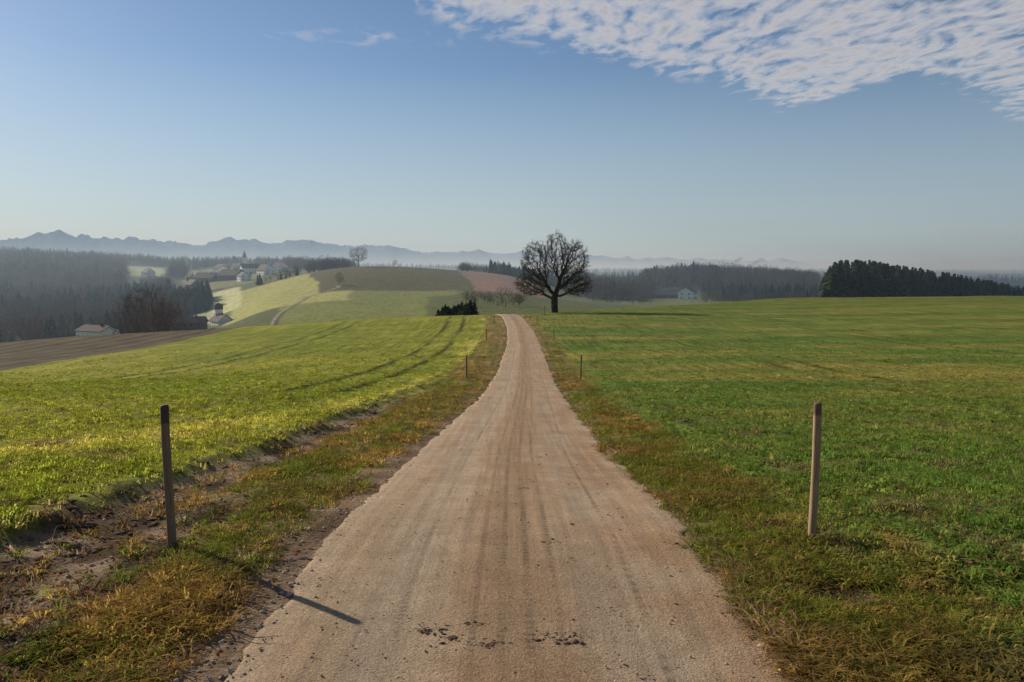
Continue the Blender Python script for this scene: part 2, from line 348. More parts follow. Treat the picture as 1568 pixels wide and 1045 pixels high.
def do_grass(name,sel,src,hs,br):
    X_,Y_=x[sel],y[sel];n=len(X_);c=ground_col(X_,Y_)*br
    g=rng.uniform(size=(n,1));c=c*(.65+.7*g)
    r2=rng.uniform(size=n);pn=fbm(X_/.8,Y_/.8,3,55)
    vg=verge[sel]
    rt=(X_>0)*1.0
    c=np.where(((r2<.36-.14*rt+(1.2-.5*rt)*pn)&vg)[:,None],C(.52,.34,.09)*(.5+.8*g)*(1-.25*rt[:,None]),c)
    c=np.where(((r2>.72-.18*rt+1.2*pn)&vg)[:,None],C(.25,.28,.04)*(.6+.7*g),c)
    c=np.where(((r2<.08)&~vg)[:,None],C(.42,.36,.10)*(.6+.7*g),c)
    s=(1+.03*Y_)*rng.uniform(.55,1.35,n)*(1+.5*pn)
    sc=np.c_[s,s,s*hs*(1-.6*ss(8,40,Y_))]
    return scatter(name,np.c_[X_,Y_,H(X_,Y_)-.004],np.c_[rng.normal(0,.15,n),rng.normal(0,.15,n),rng.uniform(0,6.28,n)],sc,src,c)
do_grass('field_grass',keep&~verge,short,1.0,1.85)
do_grass('verge_grass',keep&verge,longt,.8,1.5)
# fallen leaves
lm=foliage_mat('dry_leaf',(.30,.16,.075),.3,.6,25)
leafs=[]
for i in range(3):
    r=np.random.default_rng(i+90);v=[(0,0,0)];k=7
    for j in range(k):
        a=j/k*6.28;v.append((math.cos(a)*.03*r.uniform(.6,1.1),math.sin(a)*.018*r.uniform(.6,1.2),r.uniform(.002,.014)))
    leafs.append(mesh_obj('leaf_%d'%i,v,[(0,j+1,(j+1)%k+1) for j in range(k)],lm,link=False))
lx,ly=pts(26000,2.4,26);t=lx-xcen(ly);k=(np.abs(t)>1.5)&(rng.uniform(size=len(lx))<np.where(t>0,np.exp(-((t-2.6)/1.8)**2),np.exp(-((t+2.6)/1.1)**2))*.9+.03)
k|=(np.abs(t)<1.5)&(rng.uniform(size=len(lx))<.012)
lx,ly,t=lx[k],ly[k],t[k];n=len(lx);s=rng.uniform(.45,1.05,n)*np.where(np.abs(t)<1.5,.6,1)
scatter('fallen_leaves',np.c_[lx,ly,np.where(np.abs(t)<1.45,road_s(ly,t)+.004,H(lx,ly)+.025)],np.c_[rng.normal(0,.4,(n,2))*np.where(np.abs(t)<1.5,.2,1)[:,None],rng.uniform(0,6.28,n)],np.c_[s,s,s],leafs)
# stones
def rock(nm,seed,mat,flat=.6,rg_=.35):
    r=np.random.default_rng(seed);import bmesh
    bmx=bmesh.new();bmesh.ops.create_icosphere(bmx,subdivisions=2,radius=1)
    for v in bmx.verts:
        q=v.co;k=1+rg_*(float(fbm(np.array([q.x*1.3+seed]),np.array([q.y*1.3+q.z]),2,seed)[0]))+r.uniform(-.1,.1);v.co=(q.x*k,q.y*k*.8,q.z*k*flat)
    me=bpy.data.meshes.new(nm);bmx.to_mesh(me);bmx.free();me.materials.append(mat);return bpy.data.objects.new(nm,me)
sm=simple_mat('stone_grey_tan',(.46,.36,.26),.9,.5,20);em=simple_mat('crumbly_earth',(.16,.10,.06),.95,.5,30,.5,.1)
rocks=[rock('pebble_%d'%i,i,sm) for i in range(4)]
rx,ry=pts(40000,2.4,24,-.75,.6);t=rx-xcen(ry);q=rng.uniform(size=len(rx))
k=np.where(np.abs(t)<1.35,q<.2,np.where(t<0,q<np.exp(-((t+1.65)/.35)**2)*.95,q<np.exp(-((t-1.47)/.16)**2)*.95))|((t<-2.5)&(t>-3.8)&(ry<8)&(q<.4))
rx,ry,t=rx[k],ry[k],t[k];n=len(rx);s=rng.gamma(2.2,.0030,n).clip(.002,.024)*np.where(np.abs(t)<1.35,.5,1)
rzv=np.where(np.abs(t)<1.43,road_s(ry,t),H(rx,ry))
scatter('road_gravel',np.c_[rx,ry,rzv+s*.2],rng.uniform(0,6.28,(n,3))*[.1,.1,1],np.c_[s,s,s],rocks)
clods=[rock('clod_%d'%i,i+40,em,.5,.7) for i in range(4)]
cx=[];cy=[];cs=[]
for (mx_,my_,nn_,sp_) in ((-.50,4.38,60,.06),(-.24,4.46,30,.04),(-.16,4.20,80,.07),(-.33,4.28,30,.05),(.2,4.27,60,.09),(.30,4.28,24,.07),(.28,6.0,14,.06),(.1,8.5,12,.06),(-.07,5.3,10,.06),(-.6,5.9,10,.06)):
    cx+=list(rng.normal(mx_,sp_,nn_));cy+=list(rng.normal(my_,sp_*.5,nn_));cs+=list(rng.gamma(1.6,.0026,nn_))
for i in range(1900):
    if i<1000: xx=-3.6+rng.normal(0,.3);yv=math.exp(rng.uniform(math.log(3),math.log(24)))
    else: xx=rng.uniform(-1.4,1.4);yv=math.exp(rng.uniform(math.log(3.2),math.log(24)))
    cx.append(xx);cy.append(yv);cs.append(rng.gamma(2,.008) if i<1000 else rng.gamma(1.5,.0020))
cx=np.array(cx);cy=np.array(cy);cs=np.clip(np.array(cs),.0015,.045);n=len(cx)
cz_=np.where(np.abs(cx)<1.43,road_s(cy,cx),H(cx,cy))
scatter('mud_clods',np.c_[cx,cy,cz_+cs*.1],np.c_[np.zeros((n,2)),rng.uniform(0,6.28,n)],np.c_[cs*1.5,cs,cs*.8],clods)
print('grass',time.time()-T0)
# ------------------------------------------------------------------ posts
def wood_mat(n,base,top,zt):
    m,nt,o=newmat(n);b=N(nt,'ShaderNodeBsdfPrincipled');b.inputs['Roughness'].default_value=.75
    tc=N(nt,'ShaderNodeTexCoord');mp=N(nt,'ShaderNodeMapping');mp.inputs['Scale'].default_value=(60,60,4);L(nt,tc.outputs['Object'],mp.inputs[0])
    f=mapr(nt,noise(nt,mp.outputs[0],1,6,.7),.3,.7,.55,1.35)
    sx=N(nt,'ShaderNodeSeparateXYZ');L(nt,tc.outputs['Object'],sx.inputs[0])
    k=mapr(nt,sx.outputs[2],zt-.01,zt+.01,0,1);c=mixc(nt,k,base,top);L(nt,mul(nt,c,f),b.inputs['Base Color'])
    bm=N(nt,'ShaderNodeBump');bm.inputs['Strength'].default_value=.6;bm.inputs['Distance'].default_value=.004;L(nt,f,bm.inputs['Height']);L(nt,bm.outputs[0],b.inputs['Normal'])
    L(nt,b.outputs[0],o.inputs[0]);return m
wm=wood_mat('weathered_wood',(.38,.24,.13),(.16,.08,.05),1.0);wmd=wood_mat('shaded_weathered_wood',(.21,.13,.078),(.07,.04,.028),1.0)  # darker copy paints in the left post's backlit shade; far posts reuse it
def post(x,y,h,r,tx=0,ty=0,mat=None):
    v=[];f=[];n=20;zs=[-.3,0,.2,.45,.7,.9,h-.02,h-.006,h];rs=[1,1,1.01,.98,.99,.97,.96,.9,.55];rg=np.random.default_rng(int(abs(x)*100)%97+5)
    ph=rg.uniform(0,6)
    for z,k in zip(zs,rs):
        for j in range(n):
            a=j/n*6.2832;q=r*k*(1+.05*math.sin(2*a+ph)+.03*math.sin(5*a+z*3));v.append((q*math.cos(a)+.004*math.sin(z*4+ph),q*math.sin(a),z))
    for i in range(len(zs)-1):
        for j in range(n): f.append((i*n+j,i*n+(j+1)%n,(i+1)*n+(j+1)%n,(i+1)*n+j))
    f.append(tuple((len(zs)-1)*n+j for j in range(n)))
    ob=mesh_obj('wooden_post',v,f,mat or wm,smoothf=True);ob.location=(x,y,H1(x,y)-.01);ob.rotation_euler=(tx,ty,0);return ob
x1=float(be(263,830))*5.95;x2=float(be(1244,815))*6.1
post(x1,5.95,float(sl(620))*5.95+EH-H1(x1,5.95)+.01,.031,0,-.012,wmd)
post(x2,6.1,float(sl(617))*6.1+EH-H1(x2,6.1)+.01,.033,0,.008)
post(-1.95,34,1.0,.036,mat=wmd);post(2.95,34,1.05,.036,0,.02,mat=wmd)
post(3.6,68,1.0,.035,mat=wmd);post(2.9,92,1.0,.035,mat=wmd);post(-2.2,68,1.0,.035,mat=wmd);post(-2.1,93,1.0,.035,mat=wmd);post(4.6,112,1.3,.05,mat=wmd)
# ------------------------------------------------------------------ trees
def colonize(seed,att,trunk_h,step,kill,lean=(0,0)):
    r=np.random.default_rng(seed);nodes=[np.array([0,0,0.])];par=[-1];z=0
    while z<trunk_h:
        z+=step;nodes.append(nodes[-1]+np.array([r.normal(0,.06)*step+lean[0]*step,r.normal(0,.06)*step+lean[1]*step,step]));par.append(len(nodes)-2)
    nodes=np.array(nodes);par=list(par);att=att.copy()
    d=np.linalg.norm(att[:,None]-nodes[None],axis=2);ni=d.argmin(1);nd=d.min(1)
    for it in range(140):
        if len(att)==0: break
        vec=att-nodes[ni];ln=np.linalg.norm(vec,axis=1,keepdims=True)+1e-9;vec/=ln
        acc=np.zeros_like(nodes);np.add.at(acc,ni,vec);ids=np.unique(ni)
        dr=acc[ids];dr=dr+r.normal(0,.28,dr.shape)*np.linalg.norm(dr,axis=1,keepdims=True);dr/=np.linalg.norm(dr,axis=1,keepdims=True)+1e-9
        new=nodes[ids]+dr*step;base=len(nodes);nodes=np.r_[nodes,new];par+=list(ids)
        d=np.linalg.norm(att[:,None]-new[None],axis=2);j=d.argmin(1);dm=d.min(1);up=dm<nd;nd=np.where(up,dm,nd);ni=np.where(up,base+j,ni)
        kp=nd>kill;att=att[kp];nd=nd[kp];ni=ni[kp]
    return nodes,np.array(par)
def tree_mesh(seed,att,trunk_h,step,kill,trunk_r,ntw,twl,tww,nleaf=0,lean=(0,0)):
    r=np.random.default_rng(seed+500);nd,par=colonize(seed,att,trunk_h,step,kill,lean);n=len(nd)
    A_=np.zeros(n)
    ch=np.zeros(n,int)
    for i in range(n-1,0,-1):
        if ch[i]==0:A_[i]+=1
        A_[par[i]]+=A_[i];ch[par[i]]+=1
    rad=trunk_r*(A_/A_[0])**.5;rad=np.maximum(rad,tww*.7)
    rad[0]*=1.5
    v=[];f=[];mi=[]
    def tube(a,b,ra,rb,k):
        d=b-a;d=d/(np.linalg.norm(d)+1e-9);s=np.cross(d,[.3,.9,.2]);s/=np.linalg.norm(s)+1e-9;q=np.cross(d,s);o_=len(v)
        for c0,rr in ((a,ra),(b,rb)):
            for j in range(k):
                an=j/k*6.2832;v.append(c0+rr*(math.cos(an)*s+math.sin(an)*q))
        for j in range(k): f.append((o_+j,o_+(j+1)%k,o_+k+(j+1)%k,o_+k+j));mi.append(0)
    for i in range(1,n):
        ra=rad[par[i]] if A_[par[i]]<A_[i]*2.2 or i<4 else rad[i]*1.15
        tube(nd[par[i]],nd[i],min(ra,rad[i]*1.6) if i>3 else ra,rad[i],8 if rad[i]>.1 else (5 if rad[i]>.04 else 3))
    cen=att.mean(0)
    for i in np.nonzero(rad<trunk_r*.14)[0]:
        d0=nd[i]-nd[par[i]];d0/=np.linalg.norm(d0)+1e-9
        for _ in range(ntw):
            d=d0*.7+r.normal(0,.6,3)+(nd[i]-cen)*.06;d/=np.linalg.norm(d);l=twl*r.uniform(.4,1.1)
            s=np.cross(d,r.normal(size=3));s/=np.linalg.norm(s)+1e-9;b0=nd[i]-d0*step*r.uniform();o_=len(v);m_=b0+d*l*.5+r.normal(0,.05,3)*l
            v+= [b0-s*tww/2,b0+s*tww/2,m_+s*tww/3,m_-s*tww/3,b0+d*l+r.normal(0,.12,3)*l]
            f+=[(o_,o_+1,o_+2,o_+3),(o_+3,o_+2,o_+4)];mi+=[0,0]
            if nleaf and r.uniform()<nleaf:
                for q in range(2):
                    c0=b0+d*l*r.uniform(.3,1);a_=r.normal(0,.045,3);b_=r.normal(0,.045,3);o_=len(v);v+=[c0-a_,c0+b_,c0+a_];f+=[(o_,o_+1,o_+2)];mi+=[1]
    return v,f,mi
bark=simple_mat('oak_bark',(.075,.06,.046),.95,.4,6);bark2=simple_mat('grey_twigs',(.12,.09,.065),.95,.3,3)
oleaf=foliage_mat('withered_oak_leaves',(.085,.072,.035),.35,.4,1.5)
def mk_tree(name,v,f,mi,mats,link=True):
    ob=mesh_obj(name,v,f,None,link)
    for m_ in mats: ob.data.materials.append(m_)
    ob.data.polygons.foreach_set('material_index',np.array(mi,np.int32));return ob
def ell(n,c,rad,seed,low=None):
    r=np.random.default_rng(seed);p=r.normal(size=(n,3));p/=np.linalg.norm(p,axis=1,keepdims=True);p*=r.uniform(.25,1,(n,1))**.5
    return p*np.array(rad)+np.array(c)
att=np.r_[ell(1100,(-2.9,0,8.1),(2.5,3.2,3.5),1),ell(1100,(3.1,0,8.2),(2.4,3.2,3.6),2),ell(900,(.2,0,9.4),(2.2,3.0,3.5),3),ell(800,(-3.6,0,4.7),(2.9,3.2,2.0),4),ell(800,(3.3,0,4.7),(2.9,3.2,2.0),5)]
att=att[att[:,2]>2.5]
v,f,mi=tree_mesh(3,att,1.8,.25,.32,.55,6,.62,.015,.28)
oak=mk_tree('oak_tree',v,f,mi,[bark,oleaf]);ox,oy=float(be(849,477))*125,125.;oak.location=(ox,oy,H1(ox,oy)-.2)
print('oak',len(v),time.time()-T0)
def bare(seed,h,w,n=420,tw=3,tww=.05):
    att=np.r_[ell(n,(0,0,h*.62),(w*.5,w*.5,h*.38),seed),ell(n//3,(w*.15,0,h*.45),(w*.45,w*.45,h*.25),seed+1)];att=att[att[:,2]>h*.2]
    return tree_mesh(seed,att,h*.16,h*.035,h*.045,h*.022,tw,h*.07,tww,0)
hill=[bare(11,12,11,900,5,.035),bare(12,12,9,600,4,.04)]
def place_tree(name,k,X,Y,D,h,mats=[bark2]):
    v,f,mi=hill[k];ob=mk_tree(name,v,f,mi,mats);x=float(be(X,Y))*D;z=H1(x,D);ob.location=(x,D,z-.2);s=h/12;ob.scale=(s,s,s);ob.rotation_euler[2]=random.uniform(0,6);return ob
brnt=simple_mat('reddish_twigs',(.15,.075,.04),.95,.3,3)
place_tree('bare_tree',0,549,400,630,17.5)
place_tree('bare_tree',1,520,440,480,8.5)
place_tree('bare_tree',1,605,400,640,6)
def place_top(name,k,X,Ytop,D,mats):
    x=float(be(X))*D;z=H1(x,D);h=float(sl(Ytop))*D+EH-z
    v,f,mi=hill[k];ob=mk_tree(name,v,f,mi,mats);ob.location=(x,D,z-.2);s=h/12;ob.scale=(min(s,1.7),min(s,1.7),s);ob.rotation_euler[2]=random.uniform(0,6);return ob
place_top('bare_tree',0,226,432,290,[brnt]);place_top('bare_tree',1,200,444,300,[bark2]);place_top('bare_tree',1,255,455,300,[brnt])
fcm=foliage_mat('conifer_needles',trans=.15,var=.4,scale=.5,attr=True)
ftm=foliage_mat('bare_forest_twigs',trans=.1,var=.3,scale=.5,attr=True)
def conifer(nm,seed,n=15,br=11,wid=.2):
    r=np.random.default_rng(seed);v=[];f=[]
    k=5
    for j in range(k): v.append((.012*math.cos(j/k*6.28),.012*math.sin(j/k*6.28),-.05))
    v.append((0,0,1.0));f+=[(j,(j+1)%k,k) for j in range(k)]
    for i in range(n):
        tz=(i+.5)/n;z=.08+.88*tz;R_=wid*(1-tz)**.7+.014
        for b_ in range(br):
            a=r.uniform(0,6.28);l=R_*r.uniform(.5,1.2);w=l*.38;dz=-l*r.uniform(.2,.55);ca,sa=math.cos(a),math.sin(a);o_=len(v);zz=z+r.uniform(-.025,.025)
            v+=[(0,0,zz+.02),(ca*l*.6-sa*w,sa*l*.6+ca*w,zz+dz*.5),(ca*l,sa*l,zz+dz),(ca*l*.6+sa*w,sa*l*.6-ca*w,zz+dz*.5),(ca*l*.5,sa*l*.5,zz+dz*.5-.035)]
            f+=[(o_,o_+1,o_+2),(o_,o_+2,o_+3),(o_,o_+1,o_+4),(o_,o_+4,o_+3)]
    return mesh_obj(nm,v,f,fcm,link=False)
cons=[conifer('conifer_%d'%i,i+1,wid=.19+.03*i) for i in range(4)]
def fbare(nm,seed):
    v,f,mi=bare(seed,1.0,.8,150,6,.007);return mesh_obj(nm,v,f,ftm,link=False)
bares=[fbare('bare_%d'%i,60+i) for i in range(3)]
print('src',time.time()-T0)
CP=[];CS=[];CC=[];BP=[];BS=[];BC=[]
def forest(n,X0,X1,D0,D1,h0,h1,pc,colc=(.03,.045,.02),colb=(.13,.085,.05),thr=-1,seed=0,clear=None,wf=1.0):
    D=np.sqrt(rng.uniform(D0**2,D1**2,n));X=rng.uniform(X0,X1,n);x=be(X)*D;y=D
    k=fbm(x/90,y/90,3,77+seed)>thr
    if clear is not None:
        for (a,b_,c_,d_) in clear: k&=~((X>a)&(X<b_)&(D>c_)&(D<d_))
    x,y,X=x[k],y[k],X[k];n=len(x);z=H(x,y);h=rng.uniform(h0,h1,n)*rng.uniform(.75,1.1,n)
    isc=(vn(x/70,y/70,88+seed)*.75+rng.uniform(size=n)*.25)<pc
    w=h*rng.uniform(.85,1.2,n)*wf
    for m_,P_l,S_l,C_l,cc in ((isc,CP,CS,CC,colc),(~isc,BP,BS,BC,colb)):
        P_l.append(np.c_[x,y,z-.3][m_]);S_l.append(np.c_[w,w,h][m_]);C_l.append(C(*cc)*rng.uniform(.5,1.6,(m_.sum(),1)))
forest(3900,-60,285,440,1500,11,20,.40,colb=(.16,.085,.05),seed=1,clear=[(195,262,860,1400),(262,290,700,1000)])
forest(240,262,322,570,660,12,17,1.0,seed=2)
forest(420,290,440,1280,1600,10,17,.5,seed=3,thr=-.05)
forest(110,285,440,860,1250,5,10,.4,seed=3)
forest(400,440,545,1000,1400,12,20,.3,seed=3)
forest(80,470,535,700,760,9,15,.0,seed=4)
forest(60,706,748,690,740,6,11,.3,seed=4)
forest(50,390,460,640,760,5,10,.3,seed=5,thr=.0)
forest(900,880,1000,560,1000,8,17,.35,colb=(.12,.09,.065),seed=6)
forest(300,895,1245,430,600,4,8.5,.3,colb=(.12,.09,.06),seed=16,thr=.0,clear=[(1000,1075,430,640)])
forest(1100,985,1250,820,1050,12,21,.40,colb=(.13,.095,.07),seed=7)
forest(160,1075,1250,620,820,7,13,.6,seed=7)
forest(420,750,900,700,800,8,14,.5,seed=9)
for (a,b_,c_,d_) in ((-100,500,1900,2300),(200,900,2400,3000),(700,1700,1500,2000),(700,1700,2300,3000),(-100,1700,3400,4600)):
    forest(1100,a,b_,c_,d_,11,19,.6,seed=int(c_)%50,thr=-.02)
forest(95,670,726,232,246,2.6,6.2,1.0,seed=10,wf=1.7,colc=(.045,.055,.025));forest(30,700,800,300,380,3,7,.05,seed=11,wf=1.2)
nC_=sum(map(len,CP));nB_=sum(map(len,BP))
scatter('conifer_forest',np.concatenate(CP),np.c_[rng.normal(0,.02,(nC_,2)),rng.uniform(0,6.28,nC_)],np.concatenate(CS),cons,np.concatenate(CC))
scatter('bare_forest',np.concatenate(BP),np.c_[np.zeros((nB_,2)),rng.uniform(0,6.28,nB_)],np.concatenate(BS),bares,np.concatenate(BC))
n=800;s_=rng.uniform(0,1,n);ww=rng.uniform(0,1,n)
D=330+170*s_+ww*70;X=1258+(1640-1258)*s_;x=be(X)*D;h=rng.uniform(.70,1.1,n)
topY=np.interp(X,[1255,1275,1320,1380,1420,1480,1568,1650],[425,402,399,408,413,424,440,448])
z=H(x,D);hh=np.clip(sl(topY)*D+EH-z,9,26)*h
scatter('spruce_forest',np.c_[x,D,z-.3],np.c_[np.zeros((n,2)),rng.uniform(0,6.28,n)],np.c_[hh*1.15,hh*1.15,hh],[conifer('spruce_%d'%i,i+30,wid=.2+.03*i) for i in range(4)],C(.05,.06,.025)*rng.uniform(.5,1.9,(n,1)))
print('forest',time.time()-T0)
# ------------------------------------------------------------------ buildings
wall_w=simple_mat('white_render',(.82,.79,.74),.9,.06,.5);wall_d=simple_mat('dark_timber_wall',(.13,.09,.06),.9,.2,1)
roof_r=simple_mat('tile_roof',(.11,.07,.055),.85,.2,1,0,.1);roof_g=simple_mat('grey_roof',(.15,.135,.13),.85,.15,1,0,.1);glass=simple_mat('window_glass',(.03,.035,.04),.2,.1,1)
def box(v,f,x0,x1,y0,y1,z0,z1):
    o_=len(v);v+=[(x0,y0,z0),(x1,y0,z0),(x1,y1,z0),(x0,y1,z0),(x0,y0,z1),(x1,y0,z1),(x1,y1,z1),(x0,y1,z1)]
    f+=[tuple(o_+i for i in q) for q in ((0,3,2,1),(4,5,6,7),(0,1,5,4),(1,2,6,5),(2,3,7,6),(3,0,4,7))]
def house(name,X,D,w,d,h,rh,rot,wm_,rm_,storeys=2,z=None):
    x=float(be(X))*D;z=H1(x,D) if z is None else z
    e=bpy.data.objects.new(name,None);S.collection.objects.link(e);e.location=(x,D,z-.5);e.rotation_euler[2]=rot
    def ch(nm,v,f,m_):
        ob=mesh_obj(nm,v,f,m_);ob.parent=e
    v=[(-w/2,-d/2,-2),(w/2,-d/2,-2),(w/2,d/2,-2),(-w/2,d/2,-2),(-w/2,-d/2,h),(w/2,-d/2,h),(w/2,d/2,h),(-w/2,d/2,h),(-w/2,0,h+rh),(w/2,0,h+rh)]
    ch('walls',v,[(0,1,5,4),(2,3,7,6),(1,2,6,9,5),(3,0,4,8,7)],wm_)
    o_=.6;t_=.25;sl_=rh/(d/2);v=[];f=[]
    for sg in (-1,1):
        k=len(v);yb=sg*(d/2+o_);zb=h-sl_*o_+.05
        v+=[(-w/2-o_,yb,zb),(w/2+o_,yb,zb),(w/2+o_,0,h+rh+.05),(-w/2-o_,0,h+rh+.05),(-w/2-o_,yb,zb+t_),(w/2+o_,yb,zb+t_),(w/2+o_,0,h+rh+.05+t_),(-w/2-o_,0,h+rh+.05+t_)]
        f+=[tuple(k+i for i in q) for q in ((0,3,2,1),(4,5,6,7),(0,1,5,4),(1,2,6,5),(3,0,4,7))]
    ch('roof',v,f,rm_)
    v=[];f=[]
    for s in range(storeys):
        zz=1.0+s*2.8
        for i in range(max(2,int(w/3))):
            cx_=-w/2+(i+.5)*w/max(2,int(w/3))
            box(v,f,cx_-.5,cx_+.5,-d/2-.04,-d/2+.02,zz,zz+1.3)
        for cy_ in (-d/4,d/4):
            box(v,f,w/2-.02,w/2+.04,cy_-.5,cy_+.5,zz,zz+1.3);box(v,f,-w/2-.04,-w/2+.02,cy_-.5,cy_+.5,zz,zz+1.3)
    ch('windows',v,f,glass)
    v=[];f=[];box(v,f,-.5,.5,-d/2-.06,-d/2+.02,.4,2.5);ch('door',v,f,wall_d)
    v=[];f=[];box(v,f,w*.2,w*.2+.7,-.9,-.2,h+rh*.5,h+rh+1);ch('chimney',v,f,roof_r)
    return e
house('farmhouse',1053,600,9,12,6,3.2,math.pi/2-.6,wall_w,roof_g,2)
house('barn',1021,630,28,12,3.4,3,.05,wall_d,roof_g,1)
house('barn',995,640,14,9,4,3,.1,wall_d,roof_g,1)
house('farmhouse',147,330,15,9,4.2,2.0,-.45,wall_w,roof_r,1,z=float(sl(520))*330+EH)
for (X,D,w,d,h,rh,rot,a_,b_) in ((356,840,28,15,5,6,-.5,wall_d,roof_r),(408,900,22,13,6,6,-.9,wall_w,roof_r),(383,960,20,13,7,5,.6,wall_w,roof_r),(318,860,26,14,5,5.5,-.4,wall_d,roof_r),(340,1040,20,12,7,5,-.8,wall_w,roof_r),(297,800,20,12,5,5,-.9,wall_d,roof_r),(430,1000,18,12,6,5,-.7,wall_w,roof_r),(228,1100,20,12,6,5,-.8,wall_w,roof_r),(374,800,15,10,5,4,-1.0,wall_w,roof_g),(345,930,18,11,6,5,-.9,wall_w,roof_g),(760,720,10,8,4,3,.3,wall_d,roof_r)):
    house('farmhouse',X,D,w,d,h,rh,rot,a_,b_,2)
zc=float(sl(503))*430+EH
ch_=house('village_church',338,430,17,8,4.2,3.4,-.95,wall_w,roof_r,1,z=zc+.5)
def chp(nm,v,f,m_):
    ob=mesh_obj(nm,v,f,m_);ob.parent=ch_
v=[];f=[];box(v,f,-8.2,-4.4,-2,2,-3,10.0);chp('tower',v,f,wall_w)
v=[];f=[];box(v,f,-8.4,-4.2,-2.2,2.2,10.0,12.2);k=len(v);v+=[(-8.6,-2.4,12.2),(-4.0,-2.4,12.2),(-4.0,2.4,12.2),(-8.6,2.4,12.2),(-6.3,0,13.7)];f+=[(k,k+1,k+4),(k+1,k+2,k+4),(k+2,k+3,k+4),(k+3,k,k+4),(k,k+3,k+2,k+1)];chp('tower_cap',v,f,roof_r)
v=[];f=[];box(v,f,-6.7,-5.9,-2.06,-1.98,6,7.8);chp('tower_window',v,f,glass)
house('barn',290,400,14,9,3,2.6,.1,wall_d,roof_r,1,z=float(sl(501))*400+EH)
sx_=float(be(376))*1200;e=bpy.data.objects.new('church_steeple',None);S.collection.objects.link(e);e.location=(sx_,1200,H1(sx_,1200))
v=[];f=[];box(v,f,-2.5,2.5,-2.5,2.5,-3,15);ob=mesh_obj('tower',v,f,wall_w);ob.parent=e
ob=mesh_obj('spire',[(-2.8,-2.8,15),(2.8,-2.8,15),(2.8,2.8,15),(-2.8,2.8,15),(0,0,27)],[(0,1,4),(1,2,4),(2,3,4),(3,0,4),(0,3,2,1)],roof_g);ob.parent=e
# ------------------------------------------------------------------ mountains
nx=1400;X=np.linspace(-700,2300,nx);DM=60000
prof=np.interp(X,[-700,-300,0,60,90,160,240,320,345,370,395,420,460,500,560,600,640,700,784,860,930,1000,1050,1090,1120,1150,1175,1200,1230,1300,1400,1480,1568,2300],[372,366,364,358,354,362,367,369,367,362,363,370,366,374,375,374,382,381,385,386,391,396,394,397,401,400,396,399,405,409,405,410,417,424])
prof=smooth(prof,9)
nr=34;V=[]
for i in range(nr):
    tq=i/(nr-1);dd=DM-14000+tq*22000;pk=14/22
    q=np.clip(1-abs(tq-pk)/pk if tq<pk else 1-(tq-pk)/(1-pk)*.9,0,1)
    jag=fbm(X/60+2,X*0+tq*3,3,3)*5+fbm(X/18+tq*4,X*0+tq*14,5,3)*10+fbm(X/6,X*0+tq*30,3,8)*3.5
    base=sl(prof+2+jag*.8)*DM
    hh=base*(q**1.3)-300*(1-q)
    V.append(np.c_[be(X)*dd,np.full(nx,dd),hh+EH])
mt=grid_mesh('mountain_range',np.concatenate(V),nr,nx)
# distance haze painted into the mountain colour as pale blue, darker to the right
m,nt,o=newmat('haze_tinted_rock');d=N(nt,'ShaderNodeBsdfDiffuse');p=pos(nt);sx=N(nt,'ShaderNodeSeparateXYZ');L(nt,p,sx.inputs[0])
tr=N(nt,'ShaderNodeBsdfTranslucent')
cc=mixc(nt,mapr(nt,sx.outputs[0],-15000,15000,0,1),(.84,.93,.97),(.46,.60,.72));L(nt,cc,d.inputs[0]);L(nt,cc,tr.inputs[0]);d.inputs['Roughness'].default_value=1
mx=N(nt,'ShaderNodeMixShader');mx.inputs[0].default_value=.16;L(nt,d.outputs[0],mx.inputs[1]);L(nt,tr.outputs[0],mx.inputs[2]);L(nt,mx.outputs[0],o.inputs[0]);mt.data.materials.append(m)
# ------------------------------------------------------------------ haze and smoke (true volumes)
v=[];f=[];box(v,f,-12000,12000,200,18000,-140,66);m,nt,o=newmat('haze_air')
s=N(nt,'ShaderNodeVolumeScatter');s.inputs['Color'].default_value=(.66,.85,1,1);s.inputs['Density'].default_value=.00039;s.inputs['Anisotropy'].default_value=.08
ab=N(nt,'ShaderNodeVolumeAbsorption');ab.inputs['Color'].default_value=(.50,.80,1,1);ab.inputs['Density'].default_value=.00004
ad=N(nt,'ShaderNodeAddShader');L(nt,s.outputs[0],ad.inputs[0]);L(nt,ab.outputs[0],ad.inputs[1]);L(nt,ad.outputs[0],o.inputs['Volume']);mesh_obj('atmospheric_haze',v,f,m)
def smoke(X,D,h,seed):
    x=float(be(X))*D;z=H1(x,D);v=[];f=[];n=10;k=14
    for i in range(k):
        q=i/(k-1);r=1.5+5*q;r*=1+.3*math.sin(i*2.1+seed);r=r*(1 if q<.85 else .55)
        for j in range(n):a=j/n*6.28;v.append((x+14*q*q+r*math.cos(a)*(1+.2*math.sin(3*a+i)),D+r*math.sin(a),z+16+h*q))
    for i in range(k-1):
        for j in range(n): f.append((i*n+j,i*n+(j+1)%n,(i+1)*n+(j+1)%n,(i+1)*n+j))
    f+=[tuple(range(n))[::-1],tuple((k-1)*n+j for j in range(n))]
    m,nt,o=newmat('steam');s=N(nt,'ShaderNodeVolumeScatter');s.inputs['Density'].default_value=.10;s.inputs['Anisotropy'].default_value=.5;s.inputs['Color'].default_value=(1,1,1,1);L(nt,s.outputs[0],o.inputs['Volume']);mesh_obj('chimney_smoke',v,f,m)
smoke(1120,1150,16,1);smoke(1147,1180,14,3)
